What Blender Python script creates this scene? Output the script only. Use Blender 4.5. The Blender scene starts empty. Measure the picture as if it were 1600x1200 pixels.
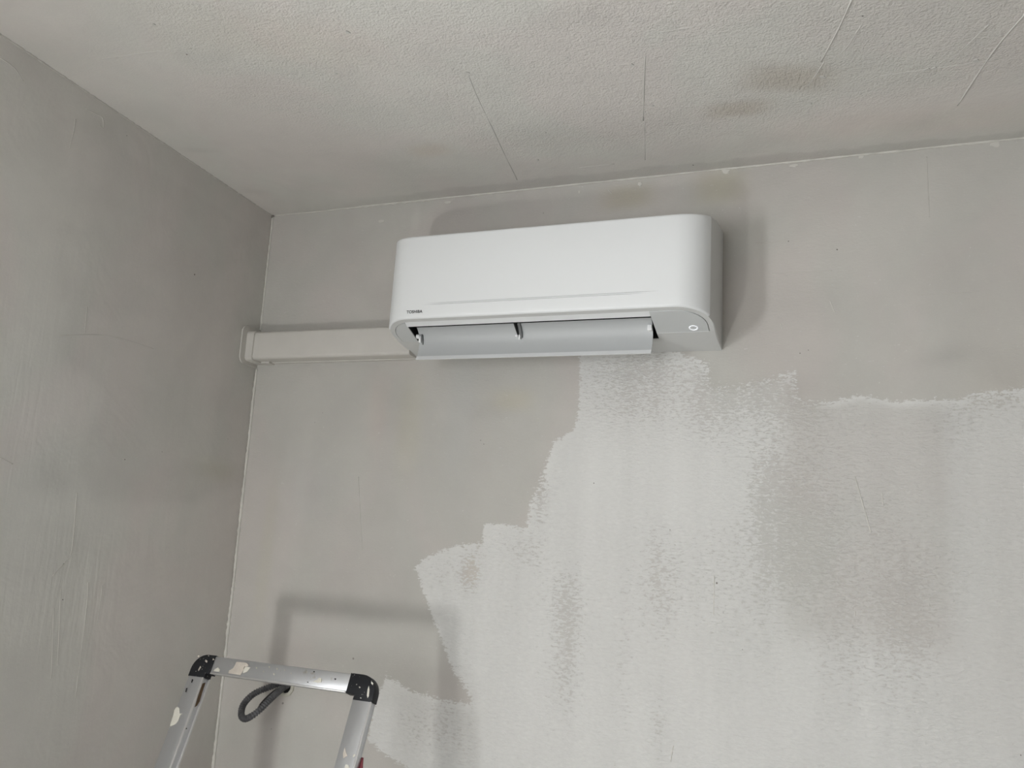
import bpy, bmesh, math, random
import numpy as np
from mathutils import Vector, Matrix, noise as mnoise

# ------------------------------------------------------------------ camera, world, light, exposure
S = bpy.context.scene
COL = S.collection
random.seed(7)
H = 2.5                                    # ceiling height
F_PX, YAW, PITCH, ROLL = 1301.13, -0.3743, 0.1995, 0.0630
CAM = Vector((1.5516, -1.9103, 1.5606))
FW = Vector((math.sin(YAW)*math.cos(PITCH), math.cos(YAW)*math.cos(PITCH), math.sin(PITCH)))
R0 = Vector((math.cos(YAW), -math.sin(YAW), 0)); U0 = R0.cross(FW)
RT = R0*math.cos(ROLL) + U0*math.sin(ROLL); UP = -R0*math.sin(ROLL) + U0*math.cos(ROLL)
cam = bpy.data.cameras.new('camera'); camo = bpy.data.objects.new('camera', cam); COL.objects.link(camo)
cam.sensor_width = 36; cam.lens = F_PX/1600*36; cam.clip_start = .02
camo.matrix_world = Matrix(((RT.x, UP.x, -FW.x, CAM.x), (RT.y, UP.y, -FW.y, CAM.y), (RT.z, UP.z, -FW.z, CAM.z), (0, 0, 0, 1)))
S.camera = camo

w = bpy.data.worlds.new('world'); S.world = w; w.use_nodes = True
w.node_tree.nodes['Background'].inputs[0].default_value = (.80, .90, 1, 1)
w.node_tree.nodes['Background'].inputs[1].default_value = 1.0

def area(name, loc, rot, sx, sy, power, col):
    l = bpy.data.lights.new(name, 'AREA'); l.shape = 'RECTANGLE'; l.size = sx; l.size_y = sy; l.energy = power; l.color = col
    o = bpy.data.objects.new(name, l); COL.objects.link(o); o.location = loc; o.rotation_euler = rot
    return o
PI = math.pi
Y_REAR, X_RIGHT = -2.75, 4.2
WIN_FILL = (.40, 1.35, .95, 2.10)            # wide unseen rear window, added for fill: x0 x1 z0 z1
ADDED_PANE = (.22, .50, .06, .36)              # unseen low pane, added in place of a bright floor patch
WIN_L = (-2.45, -1.93, 1.20, 1.95)         # left wall window: y0 y1 z0 z1
area('rear_fill_light', ((WIN_FILL[0]+WIN_FILL[1])/2, Y_REAR-.11, (WIN_FILL[2]+WIN_FILL[3])/2), (PI/2, 0, 0), .95, 1.15, 15, (.98, .99, 1))  # broad ambient fill, added behind the camera
area('low_bounce_light', ((ADDED_PANE[0]+ADDED_PANE[1])/2, Y_REAR-.11, (ADDED_PANE[2]+ADDED_PANE[3])/2), (PI/2+.8, 0, 0), .28, .32, 36, (1, .99, .965))  # added low source, throws light upward like a bright floor
area('left_window_daylight', (-.02, (WIN_L[0]+WIN_L[1])/2, (WIN_L[2]+WIN_L[3])/2), (PI/2, 0, -PI/2), .5, .7, 47, (.98, .99, 1))
S.view_settings.view_transform = 'Standard'; S.view_settings.look = 'None'
S.view_settings.gamma = 1; S.view_settings.use_curve_mapping = False
S.view_settings.exposure = 0.09

# ------------------------------------------------------------------ measuring helpers: a measured photo position -> a point on a real surface
def ray(px, py):
    return FW + (px-800)/F_PX*RT - (py-600)/F_PX*UP
def wall_pt(px, py, y=0.0):
    d = ray(px, py); return CAM + (y-CAM.y)/d.y*d
def ceil_pt(px, py, z=H):
    d = ray(px, py); return CAM + (z-CAM.z)/d.z*d
LA, LB = .0323, .0197                      # the left wall is slightly out of square and plumb
NL = Vector((1, LA, LB))
def left_x(y, z): return LB*(H-z) - LA*y
def left_pt(px, py, off=0.0):
    d = ray(px, py); t = (LB*H + off - CAM.dot(NL))/d.dot(NL); return CAM + t*d

# ------------------------------------------------------------------ object helpers
def tag(o, label=None, cat=None, group=None, kind=None):
    if label: o['label'] = label
    if cat: o['category'] = cat
    if group: o['group'] = group
    if kind: o['kind'] = kind
    return o
def empty(name, loc, label, cat, group=None):
    o = bpy.data.objects.new(name, None); COL.objects.link(o); o.location = loc; o.empty_display_size = .05
    return tag(o, label, cat, group)
def link_mesh(name, me, mat, parent=None, smooth=False):
    if mat: me.materials.append(mat)
    if smooth:
        for p in me.polygons: p.use_smooth = True
    o = bpy.data.objects.new(name, me); COL.objects.link(o)
    if parent: o.parent = parent
    return o
def mesh_obj(name, verts, faces, mat, parent=None, smooth=False):
    me = bpy.data.meshes.new(name); me.from_pydata([tuple(v) for v in verts], [], faces); me.update()
    return link_mesh(name, me, mat, parent, smooth)
def bm_obj(name, bm, mat, parent=None, smooth=False, auto=None):
    bmesh.ops.recalc_face_normals(bm, faces=bm.faces)
    me = bpy.data.meshes.new(name); bm.to_mesh(me); bm.free()
    o = link_mesh(name, me, mat, parent, smooth or auto is not None)
    if auto is not None:
        me.set_sharp_from_angle(angle=math.radians(auto))
    return o
def add_box(bm, lo, hi, bevel=0, M=None, seg=2):
    g = bmesh.ops.create_cube(bm, size=1)
    vs = g['verts']
    for v in vs:
        v.co = Vector([(lo[i]+hi[i])/2 + v.co[i]*(hi[i]-lo[i]) for i in range(3)])
    if bevel:
        es = list({e for v in vs for e in v.link_edges})
        r = bmesh.ops.bevel(bm, geom=es, offset=bevel, segments=seg, profile=.5, affect='EDGES')
        vs = list({v for f in r['faces'] for v in f.verts} | {v for v in vs if v.is_valid})
        # collect the whole island
        st = list(vs); seen = set(vs)
        while st:
            v = st.pop()
            for e in v.link_edges:
                o = e.other_vert(v)
                if o not in seen: seen.add(o); st.append(o)
        vs = list(seen)
    if M is not None:
        for v in vs: v.co = M @ v.co
    return vs
def add_tube(bm, pts, radii, seg=10, cap=True, flat=None):
    pts = [Vector(p) for p in pts]; n = len(pts); rings = []
    t0 = (pts[1]-pts[0]).normalized()
    a = Vector((0, 0, 1)) if abs(t0.z) < .9 else Vector((1, 0, 0))
    u = t0.cross(a).normalized()
    for i, p in enumerate(pts):
        t = (pts[min(i+1, n-1)]-pts[max(i-1, 0)]).normalized()
        u = (u - t*u.dot(t)).normalized(); v = t.cross(u)
        r = radii[i] if hasattr(radii, '__len__') else radii
        rings.append([bm.verts.new(p + (u*math.cos(k*2*PI/seg) + v*math.sin(k*2*PI/seg))*r) for k in range(seg)])
    for i in range(n-1):
        for k in range(seg):
            bm.faces.new((rings[i][k], rings[i][(k+1) % seg], rings[i+1][(k+1) % seg], rings[i+1][k]))
    if cap:
        bm.faces.new(rings[0][::-1]); bm.faces.new(rings[-1])
def add_prism(bm, loop, off, holes=()):
    """loop: list of 3D points (planar), off: extrusion vector; optional holes"""
    off = Vector(off); es = []; allv = []
    for lp in [loop]+list(holes):
        vs = [bm.verts.new(p) for p in lp]; allv += vs
        es += [bm.edges.new((vs[i], vs[(i+1) % len(vs)])) for i in range(len(vs))]
    r = bmesh.ops.triangle_fill(bm, edges=es, use_beauty=True)
    fs = [f for f in r['geom'] if isinstance(f, bmesh.types.BMFace)]
    r = bmesh.ops.extrude_face_region(bm, geom=fs)
    for v in r['geom']:
        if isinstance(v, bmesh.types.BMVert): v.co += off
    return fs
def smoothpath(P, n):
    """Catmull-Rom through P"""
    P = [Vector(p) for p in P]; Q = [2*P[0]-P[1]] + P + [2*P[-1]-P[-2]]; out = []
    for i in range(1, len(Q)-2):
        for k in range(n):
            t = k/n; a, b, c, d = Q[i-1], Q[i], Q[i+1], Q[i+2]
            out.append(.5*((2*b)+(-a+c)*t+(2*a-5*b+4*c-d)*t*t+(-a+3*b-3*c+d)*t**3))
    out.append(P[-1]); return out

# ------------------------------------------------------------------ materials
class NT:
    def __init__(s, name):
        s.m = bpy.data.materials.new(name); s.m.use_nodes = True; s.t = s.m.node_tree; s.n = s.t.nodes; s.l = s.t.links
        s.b = s.n['Principled BSDF']
    def node(s, typ, **kw):
        n = s.n.new(typ)
        for k, v in kw.items(): setattr(n, k, v)
        return n
    def put(s, sock, v):
        if isinstance(v, bpy.types.NodeSocket): s.l.new(v, sock)
        elif v is not None: sock.default_value = v
    def math(s, op, a, b=None, c=None, clamp=False):
        n = s.node('ShaderNodeMath', operation=op, use_clamp=clamp)
        for i, v in enumerate((a, b, c)): s.put(n.inputs[i], v)
        return n.outputs[0]
    def mix(s, f, a, b, blend='MIX'):
        n = s.node('ShaderNodeMix', data_type='RGBA', blend_type=blend)
        s.put(n.inputs[0], f); s.put(n.inputs[6], a); s.put(n.inputs[7], b); return n.outputs[2]
    def noise(s, scale, detail=3, rough=.5, vec=None, dist=0):
        n = s.node('ShaderNodeTexNoise'); n.inputs['Scale'].default_value = scale; n.inputs['Detail'].default_value = detail
        n.inputs['Roughness'].default_value = rough; n.inputs['Distortion'].default_value = dist
        if vec is None: vec = s.obj()
        s.l.new(vec, n.inputs['Vector']); return n.outputs[0]
    def obj(s):
        if not hasattr(s, '_tc'): s._tc = s.node('ShaderNodeTexCoord')
        return s._tc.outputs['Object']
    def scaled(s, sc, rot=(0, 0, 0)):
        n = s.node('ShaderNodeMapping'); n.inputs['Scale'].default_value = sc; n.inputs['Rotation'].default_value = rot
        s.l.new(s.obj(), n.inputs['Vector']); return n.outputs[0]
    def attr(s, name):
        n = s.node('ShaderNodeAttribute', attribute_name=name); return n
    def ramp(s, v, lo, hi, a=0, b=1, smooth=True):
        n = s.node('ShaderNodeMapRange'); n.interpolation_type = 'SMOOTHSTEP' if smooth else 'LINEAR'
        s.put(n.inputs[0], v); s.put(n.inputs[1], lo); s.put(n.inputs[2], hi); s.put(n.inputs[3], a); s.put(n.inputs[4], b)
        return n.outputs[0]
    def bump(s, h, strength, dist, normal=None):
        n = s.node('ShaderNodeBump'); n.inputs['Strength'].default_value = strength; n.inputs['Distance'].default_value = dist
        s.put(n.inputs['Height'], h)
        if normal is not None: s.l.new(normal, n.inputs['Normal'])
        return n.outputs[0]
def plain(name, col, rough=.5, metal=0, bump=None, spec=None, vary=0):
    t = NT(name); t.b.inputs['Roughness'].default_value = rough; t.b.inputs['Metallic'].default_value = metal
    if spec is not None: t.b.inputs['Specular IOR Level'].default_value = spec
    c = tuple(col)+(1,)
    if vary:
        n = t.noise(18, 4); c2 = tuple(x*(1-vary) for x in col)+(1,)
        t.put(t.b.inputs['Base Color'], t.mix(t.ramp(n, .35, .65), c2, c))
    else: t.b.inputs['Base Color'].default_value = c
    if bump: t.put(t.b.inputs['Normal'], t.bump(t.noise(bump[0], 3), bump[1], bump[2]))
    return t.m

def plaster(name, base, paint_col, kind):
    """bare filled plaster with attributes painted on the mesh: paint (roller coat), tone (wear/stain, some painted shade), tint, rough (coarse stipple)"""
    t = NT(name); t.b.inputs['Roughness'].default_value = .78; t.b.inputs['Specular IOR Level'].default_value = .25
    tone = t.attr('tone').outputs['Fac']; tint = t.attr('tint').outputs['Color']
    big = t.noise(2.6, 4, .55, dist=.6); mid = t.noise(11, 4, .6, dist=.5)
    fine = t.noise(260, 3, .6)
    f = t.math('ADD', t.math('MULTIPLY', t.math('SUBTRACT', big, .5), .22), t.math('MULTIPLY', t.math('SUBTRACT', mid, .5), .12))
    f = t.math('ADD', f, t.math('MULTIPLY', t.math('SUBTRACT', fine, .5), .07))
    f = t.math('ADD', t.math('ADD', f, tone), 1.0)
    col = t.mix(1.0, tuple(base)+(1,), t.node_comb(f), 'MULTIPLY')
    # faint hue drift between pinkish, bluish and olive fillers
    hue = t.noise(3.4, 3, .5, t.scaled((1, 1, .7), (0, 0, .4)), .8)
    hcol = t.mix(t.ramp(hue, .38, .62), (.985, 1.0, .985, 1), (1.012, .995, .990, 1))
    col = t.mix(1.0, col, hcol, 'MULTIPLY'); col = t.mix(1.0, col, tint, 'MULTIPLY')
    rgh = t.attr('rough').outputs['Fac']
    if kind == 'wall':
        st = t.noise(1, 4, .62, t.scaled((75, 75, 190)), .4)
        st2 = t.noise(1, 3, .6, t.scaled((240, 240, 330)), .2)
        bands = t.noise(1, 2, .5, t.scaled((16, 16, 1.2)))
        P = t.attr('paint').outputs['Fac']
        nz = t.math('MULTIPLY', t.math('SUBTRACT', st, .5), 2.1)
        nz = t.math('ADD', nz, t.math('MULTIPLY', t.math('SUBTRACT', st2, .5), .9))
        nz = t.math('ADD', nz, t.math('MULTIPLY', t.math('SUBTRACT', bands, .5), .35))
        mask = t.ramp(t.math('ADD', P, nz), .36, .64)
        pc = t.mix(1.0, tuple(paint_col)+(1,), t.node_comb(t.math('ADD', t.math('ADD', t.math('MULTIPLY', t.math('ADD', t.math('MULTIPLY', t.math('SUBTRACT', bands, .5), 1.2), t.math('MULTIPLY', t.math('MULTIPLY', t.math('SUBTRACT', st, .5), 2.2), rgh)), .13), t.math('MULTIPLY', t.math('SUBTRACT', mid, .5), .05)), t.math('ADD', t.math('MULTIPLY', tone, .8), 1.0))), 'MULTIPLY')
        mask = t.math('MAXIMUM', mask, t.math('MULTIPLY', t.attr('under').outputs['Fac'], 1.0))
        pc = t.mix(t.attr('thin').outputs['Fac'], pc, t.mix(.42, col, pc))
        col = t.mix(mask, col, pc)
        h1 = t.math('MULTIPLY', st, t.math('MULTIPLY', rgh, 1.0))
        n1 = t.bump(h1, .9, .0036)
        n1 = t.bump(t.math('MULTIPLY', mask, 1.0), .35, .0006, n1)
        n1 = t.bump(t.noise(150, 3, .6), .22, .0012, n1)
        n1 = t.bump(t.noise(6, 3, .5, dist=1), .25, .006, n1)
    elif kind == 'ceiling':
        st = t.noise(210, 3, .6); st2 = t.noise(55, 4, .6, dist=.8)
        h1 = t.math('MULTIPLY', t.math('ADD', st, t.math('MULTIPLY', st2, .9)), rgh)
        n1 = t.bump(h1, .75, .0040)
        n1 = t.bump(t.noise(120, 3, .6), .18, .001, n1)
        comb = t.noise(1, 3, .6, t.scaled((160, 45, 60), (0, 0, .9)), 1.2)
        n1 = t.bump(t.math('MULTIPLY', comb, t.attr('comb').outputs['Fac']), .8, .003, n1)
        n1 = t.bump(t.noise(5, 3, .5, dist=1), .3, .008, n1)
    else:
        n1 = t.bump(t.noise(140, 3, .6), .2, .0011)
        tr = t.noise(1, 3, .5, t.scaled((60, 60, 7)), .6)
        n1 = t.bump(t.math('MULTIPLY', tr, rgh), .6, .003, n1)
        n1 = t.bump(t.noise(5, 3, .5, dist=1.2), .35, .008, n1)
    t.put(t.b.inputs['Base Color'], col); t.put(t.b.inputs['Normal'], n1)
    return t.m
def _comb(s, f):
    n = s.node('ShaderNodeCombineColor')
    for i in range(3): s.l.new(f, n.inputs[i])
    return n.outputs[0]
NT.node_comb = _comb

M_BACK = plaster('back_wall_plaster', (.520, .502, .478), (.682, .680, .664), 'wall')
M_LEFT = plaster('left_wall_plaster', (.665, .645, .618), None, 'left')
M_CEIL = plaster('ceiling_plaster', (.672, .655, .628), None, 'ceiling')
M_PLAIN = plain('plain_plaster', (.58, .57, .54), .8, bump=(90, .3, .002), vary=.08)
M_DARKWALL = plain('low_bounce_dark_plaster', (.26, .245, .225), .85, bump=(90, .3, .002), vary=.15)  # for the unseen right wall, darkened to cut bounced light
M_FLOOR = plain('concrete_floor', (.52, .50, .46), .7, bump=(60, .3, .002), vary=.2)
M_BEAD = plain('caulk_and_filler', (.66, .645, .60), .6, bump=(200, .3, .001), vary=.12)
M_RIDGE = plain('ceiling_ridge_plaster', (.62, .61, .58), .8, bump=(200, .3, .001))
M_RIDGEL = plain('wall_ridge_plaster', (.54, .525, .49), .8, bump=(200, .3, .001))
M_WHITE = plain('unit_white_plastic', (.80, .82, .83), .38, bump=(900, .04, .0002))
M_WHITE2 = plain('louver_lit_edge_plastic', (.74, .755, .765), .42, bump=(900, .04, .0002))  # lighter than the flap: its lit lower lip put into the colour
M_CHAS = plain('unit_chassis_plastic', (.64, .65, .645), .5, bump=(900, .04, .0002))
M_CTRL = plain('control_panel_plastic', (.60, .62, .625), .35, bump=(900, .04, .0002))
M_LOUV = plain('louver_shaded_plastic', (.50, .518, .525), .42)  # darker than the body: shade on the flap put into the colour
M_STYLE = plain('styling_line_plastic', (.55, .57, .575), .35)
M_PEG = plain('white_hinge_plastic', (.88, .89, .90), .35)
M_BLACK = plain('duct_black', (.012, .012, .013), .6, vary=.2)
M_GREY = plain('vane_grey_plastic', (.16, .165, .17), .5)
M_LOGO = plain('logo_print', (.03, .03, .035), .5)
M_TRUNK = plain('trunking_cream_plastic', (.61, .592, .557), .42, bump=(500, .05, .0003), vary=.03)
M_GAP = plain('joint_dark', (.30, .285, .26), .8)
M_FRAME = plain('window_frame_white', (.8, .8, .79), .4)
M_HOLE = plain('nail_hole_dark', (.20, .185, .165), .9)
M_BOX = plain('mounting_box_grey', (.58, .57, .50), .6, vary=.15)
def glass():
    t = NT('window_glass'); n = t.n; out = n['Material Output']
    tr = n.new('ShaderNodeBsdfTransparent'); gl = n.new('ShaderNodeBsdfGlossy'); gl.inputs['Roughness'].default_value = .05
    mx = n.new('ShaderNodeMixShader'); mx.inputs[0].default_value = .06
    t.l.new(tr.outputs[0], mx.inputs[1]); t.l.new(gl.outputs[0], mx.inputs[2]); t.l.new(mx.outputs[0], out.inputs[0]); n.remove(t.b)
    return t.m
M_GLASS = glass()

# ------------------------------------------------------------------ surfaces with painted attributes
def sdf(poly, X, Y):
    """signed distance, + inside; poly list of (x, y)"""
    d = np.full(X.shape, 1e9); ins = np.zeros(X.shape, bool); n = len(poly)
    for i in range(n):
        ax, ay = poly[i]; bx, by = poly[(i+1) % n]; ex, ey = bx-ax, by-ay
        t = np.clip(((X-ax)*ex+(Y-ay)*ey)/(ex*ex+ey*ey+1e-12), 0, 1)
        d = np.minimum(d, np.hypot(X-ax-t*ex, Y-ay-t*ey))
        c = ((ay > Y) != (by > Y)) & (X < (bx-ax)*(Y-ay)/(by-ay+1e-12)+ax); ins ^= c
    return np.where(ins, d, -d)
def sstep(a, b, x):
    t = np.clip((x-a)/(b-a), 0, 1); return t*t*(3-2*t)
def gauss(X, Y, c, r, ang=0, p=2):
    dx, dy = X-c[0], Y-c[1]; ca, sa = math.cos(ang), math.sin(ang)
    u = (dx*ca+dy*sa)/r[0]; v = (-dx*sa+dy*ca)/r[1]
    return np.exp(-(np.abs(u)**p+np.abs(v)**p))
def lines(a, b, fine_a, fine_b, step, coarse=.3):
    L = list(np.arange(a, fine_a, coarse)) if fine_a > a else []
    M = list(np.linspace(fine_a, fine_b, int((fine_b-fine_a)/step)+1))
    Rr = list(np.linspace(fine_b, b, max(2, int((b-fine_b)/coarse)+1)))[1:] if b > fine_b else []
    return np.array(L+M+Rr)
def surface(name, us, vs, fn, back, mat, attrs):
    """front grid fn(U,V)->XYZ plus a slab behind it offset by back"""
    U, V = np.meshgrid(us, vs, indexing='ij'); X, Y, Z = fn(U, V); nu, nv = U.shape
    co = np.stack([X.ravel(), Y.ravel(), Z.ravel()], 1)
    idx = np.arange(nu*nv).reshape(nu, nv)
    f = np.stack([idx[:-1, :-1].ravel(), idx[1:, :-1].ravel(), idx[1:, 1:].ravel(), idx[:-1, 1:].ravel()], 1)
    n0 = len(co)
    rim = list(idx[:, 0]) + list(idx[-1, 1:]) + list(idx[-2::-1, -1]) + list(idx[0, -2:0:-1])
    bc = co[rim] + np.array(back); co = np.vstack([co, bc]); k = len(rim)
    faces = f.tolist() + [[int(rim[i]), n0+i, n0+(i+1) % k, int(rim[(i+1) % k])] for i in range(k)] + [[n0+i for i in range(k)]]
    me = bpy.data.meshes.new(name); me.from_pydata(co.tolist(), [], faces); me.update()
    for an, arr in attrs.items():
        if arr.ndim == 3:
            a = me.attributes.new(an, 'FLOAT_COLOR', 'POINT'); full = np.ones((len(co), 4), np.float32); full[:n0, :3] = arr.reshape(-1, 3)
            a.data.foreach_set('color', full.ravel())
        else:
            a = me.attributes.new(an, 'FLOAT', 'POINT'); full = np.zeros(len(co), np.float32); full[:n0] = arr.ravel()
            a.data.foreach_set('value', full)
    return link_mesh(name, me, mat)

# ---- back wall: bare filler with a fresh roller coat
def WB(pts): return [(p.x, p.z) for p in (wall_pt(*q) for q in pts)]
us = lines(-.12, X_RIGHT, -.03, 2.0, .006); vs = lines(0, H+.1, .84, H+.1, .006)
U, V = np.meshgrid(us, vs, indexing='ij')
MM = 1/640.0                                # metres per measured unit on this wall
main = WB([(905, 540), (1030, 540), (1108, 566), (1112, 597), (1150, 600), (1185, 590), (1244, 579), (1250, 622), (1300, 627), (1345, 617), (1400, 628), (1500, 622), (1520, 613), (1640, 603), (1800, 590),
           (1900, 1500), (760, 1500), (748, 1120), (728, 1078), (705, 1045), (690, 1000), (675, 960), (660, 920), (648, 886), (668, 870), (700, 856), (740, 848), (752, 852), (757, 818), (785, 819), (822, 824), (828, 785), (840, 755), (855, 722), (866, 690), (897, 672), (903, 640)])
low = WB([(604, 1058), (640, 1078), (690, 1092), (740, 1100), (760, 1120), (760, 1300), (690, 1260), (635, 1200), (600, 1176), (574, 1156), (585, 1100)])
sd = np.maximum(sdf(main, U, V), sdf(low, U, V))
edge = sstep(-.012, .012, sd)
cover = np.full(U.shape, 1.04)
def G(px, py, rx, ry, ang=0, p=2):
    c = wall_pt(px, py); return gauss(U, V, (c.x, c.z), (rx*MM, ry*MM), ang, p)
for px, py, rx, ry, a in [(846, 775, 16, 52, .62), (1000, 575, 95, 30, .52), (1180, 600, 75, 32, .55), (980, 625, 75, 34, .28), (1100, 640, 130, 40, .3), (1200, 760, 55, 80, .42), (1235, 840, 40, 70, .45),
                          (1030, 900, 34, 85, .38), (885, 1020, 30, 90, .46), (880, 930, 40, 50, .3), (1300, 760, 95, 150, .2), (1330, 900, 90, 90, .25), (1430, 960, 40, 90, .4), (1150, 930, 120, 100, .2), (1110, 700, 25, 160, .2),
                          (735, 895, 22, 32, .6), (690, 890, 40, 30, .25), (700, 1060, 40, 60, .3), (640, 1130, 55, 45, .16), (700, 1150, 60, 40, .30), (1560, 625, 45, 16, .5), (975, 1050, 12, 90, .3),
                          (1025, 1130, 14, 40, .35), (795, 850, 60, 25, .2), (830, 870, 30, 30, .25), (1480, 660, 60, 30, .25), (1350, 1050, 60, 60, .2), (1250, 640, 40, 30, .3)]:
    cover -= a*G(px, py, rx, ry)
cover = np.maximum(cover, .42)
for px, py, rx, ry, a in [(920, 745, 42, 60, .6), (1085, 760, 70, 50, .35)]: cover += a*G(px, py, rx, ry, 0, 4)
paint = edge*cover
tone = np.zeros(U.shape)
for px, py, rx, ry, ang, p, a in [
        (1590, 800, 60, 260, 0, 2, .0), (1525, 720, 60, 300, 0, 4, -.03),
        (980, 308, 42, 20, .1, 4, -.10), (1125, 292, 38, 26, 0, 4, -.05), (770, 640, 40, 16, 0, 4, -.05), (1480, 556, 32, 14, .2, 2, -.10), (540, 400, 60, 40, 0, 2, -.03),  # patch above the unit's right end is its cast shadow, painted
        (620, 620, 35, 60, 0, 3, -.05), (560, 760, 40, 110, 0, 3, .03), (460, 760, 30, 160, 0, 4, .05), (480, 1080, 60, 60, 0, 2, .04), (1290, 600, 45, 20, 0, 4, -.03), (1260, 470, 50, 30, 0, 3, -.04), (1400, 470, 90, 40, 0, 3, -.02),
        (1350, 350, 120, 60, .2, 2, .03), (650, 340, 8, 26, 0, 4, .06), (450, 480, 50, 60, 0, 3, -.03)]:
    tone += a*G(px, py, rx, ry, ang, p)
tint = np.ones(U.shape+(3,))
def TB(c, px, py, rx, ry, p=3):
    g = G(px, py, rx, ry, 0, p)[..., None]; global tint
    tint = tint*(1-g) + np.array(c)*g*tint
for c, px, py, rx, ry in [((1.0, .97, .88), 980, 308, 42, 20), ((1.0, .97, .88), 1125, 292, 38, 28), ((1.02, 1.0, .93), 800, 625, 35, 18), ((1.06, .98, .90), 740, 890, 20, 34), ((.985, 1, 1.015), 720, 640, 26, 120),  # brownish patch above the unit's right end tints its painted shadow
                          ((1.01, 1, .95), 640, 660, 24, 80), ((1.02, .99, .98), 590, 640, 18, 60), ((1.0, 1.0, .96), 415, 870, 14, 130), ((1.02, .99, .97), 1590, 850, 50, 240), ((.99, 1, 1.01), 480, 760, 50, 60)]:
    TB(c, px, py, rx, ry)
under = .46*sstep(.006, .03, sd)
thin = np.clip(1.0*G(1347, 790, 103, 180, 0, 10)+.35*G(1180, 600, 75, 40)+.25*G(985, 610, 70, 60)+.3*G(680, 1120, 70, 50)+.35*G(1540, 850, 90, 260, 0, 4)+.25*G(1240, 850, 40, 120)+.2*G(1140, 1000, 160, 120), 0, 1)*sstep(0, .02, sd)
rough = .12 + .88*sstep(-.01, .03, sd)*np.clip(1.25-.9*(cover-.5), .35, 1)
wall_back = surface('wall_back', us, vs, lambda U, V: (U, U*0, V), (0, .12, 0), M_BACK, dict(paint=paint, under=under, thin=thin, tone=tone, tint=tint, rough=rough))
tag(wall_back, kind='structure')

# ---- left wall
us = lines(Y_REAR-.1, .1, -1.0, .1, .008); vs = lines(0, H+.1, .9, H+.1, .008)
def WL(q): p = left_pt(*q); return (p.y, p.z)
U, V = np.meshgrid(us, vs, indexing='ij')
def GL(px, py, ry_, rz_, p=2, ang=0): return gauss(U, V, WL((px, py)), (ry_, rz_), ang, p)
tone = np.zeros(U.shape); rough = np.full(U.shape, .15)
dark = [WL(q) for q in [(120, 170), (108, 230), (104, 300), (92, 360), (120, 420), (100, 480), (82, 560), (150, 620), (110, 700), (130, 800), (300, 800), (400, 760), (430, 330), (300, 240), (200, 170)]]
tone += -.06*sstep(-.02, .02, sdf(dark, U, V)-.02)
patch = [WL(q) for q in [(0, 250), (60, 240), (95, 330), (90, 430), (60, 560), (0, 600)]]; tone += .03*sstep(-.03, .03, sdf(patch, U, V))
patch = [WL(q) for q in [(205, 190), (420, 335), (418, 372), (300, 300), (200, 240)]]; tone += .03*sstep(-.01, .01, sdf(patch, U, V))
patch = [WL(q) for q in [(110, 760), (330, 770), (340, 1200), (150, 1200), (125, 1000)]]; tone += .035*sstep(-.05, .05, sdf(patch, U, V))
for px, py, a_, b_, s in [(80, 750, .06, .04, -.05), (330, 735, .09, .02, -.05), (60, 640, .1, .06, .03), (300, 430, .12, .12, -.03), (350, 620, .05, .25, -.02), (40, 900, .12, .15, .02), (130, 330, .03, .12, .03), (90, 790, .1, .03, .03), (380, 870, .05, .06, -.04)]:
    tone += s*GL(px, py, a_, b_, 3)
for px, py, a_, b_, s in [(100, 900, .10, .12, .9), (140, 980, .03, .16, .6), (30, 620, .1, .2, .3)]: rough += s*GL(px, py, a_, b_)
tint = np.ones(U.shape+(3,)); g = GL(60, 700, .2, .3)[..., None]; tint = tint*(1-g)+g*np.array((.985, 1.0, 1.01))
g = GL(340, 735, .08, .03)[..., None]; tint = tint*(1-g)+g*np.array((1.0, 1.0, .95))
# the window opening in the left wall stands behind the camera: cells inside it are dropped
def left_fn(U, V): return (LB*(H-V)-LA*U, U, V)
wall_left = surface('wall_left', us, vs, left_fn, (-.12, 0, 0), M_LEFT, dict(tone=tone, tint=tint, rough=rough))
tag(wall_left, kind='structure')
bm = bmesh.new(); bm.from_mesh(wall_left.data)
# cut the opening with straight planes, then remove the middle
for co, no in [((0, WIN_L[0], 0), (0, 1, 0)), ((0, WIN_L[1], 0), (0, 1, 0)), ((0, 0, WIN_L[2]), (0, 0, 1)), ((0, 0, WIN_L[3]), (0, 0, 1))]:
    bmesh.ops.bisect_plane(bm, geom=bm.verts[:]+bm.edges[:]+bm.faces[:], plane_co=co, plane_no=no)
rm = []
for f in bm.faces:
    c = f.calc_center_median()
    if abs(f.normal.x) > .5 and WIN_L[0] < c.y < WIN_L[1] and WIN_L[2] < c.z < WIN_L[3]: rm.append(f)
bmesh.ops.delete(bm, geom=rm, context='FACES'); bm.to_mesh(wall_left.data); bm.free()

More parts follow.
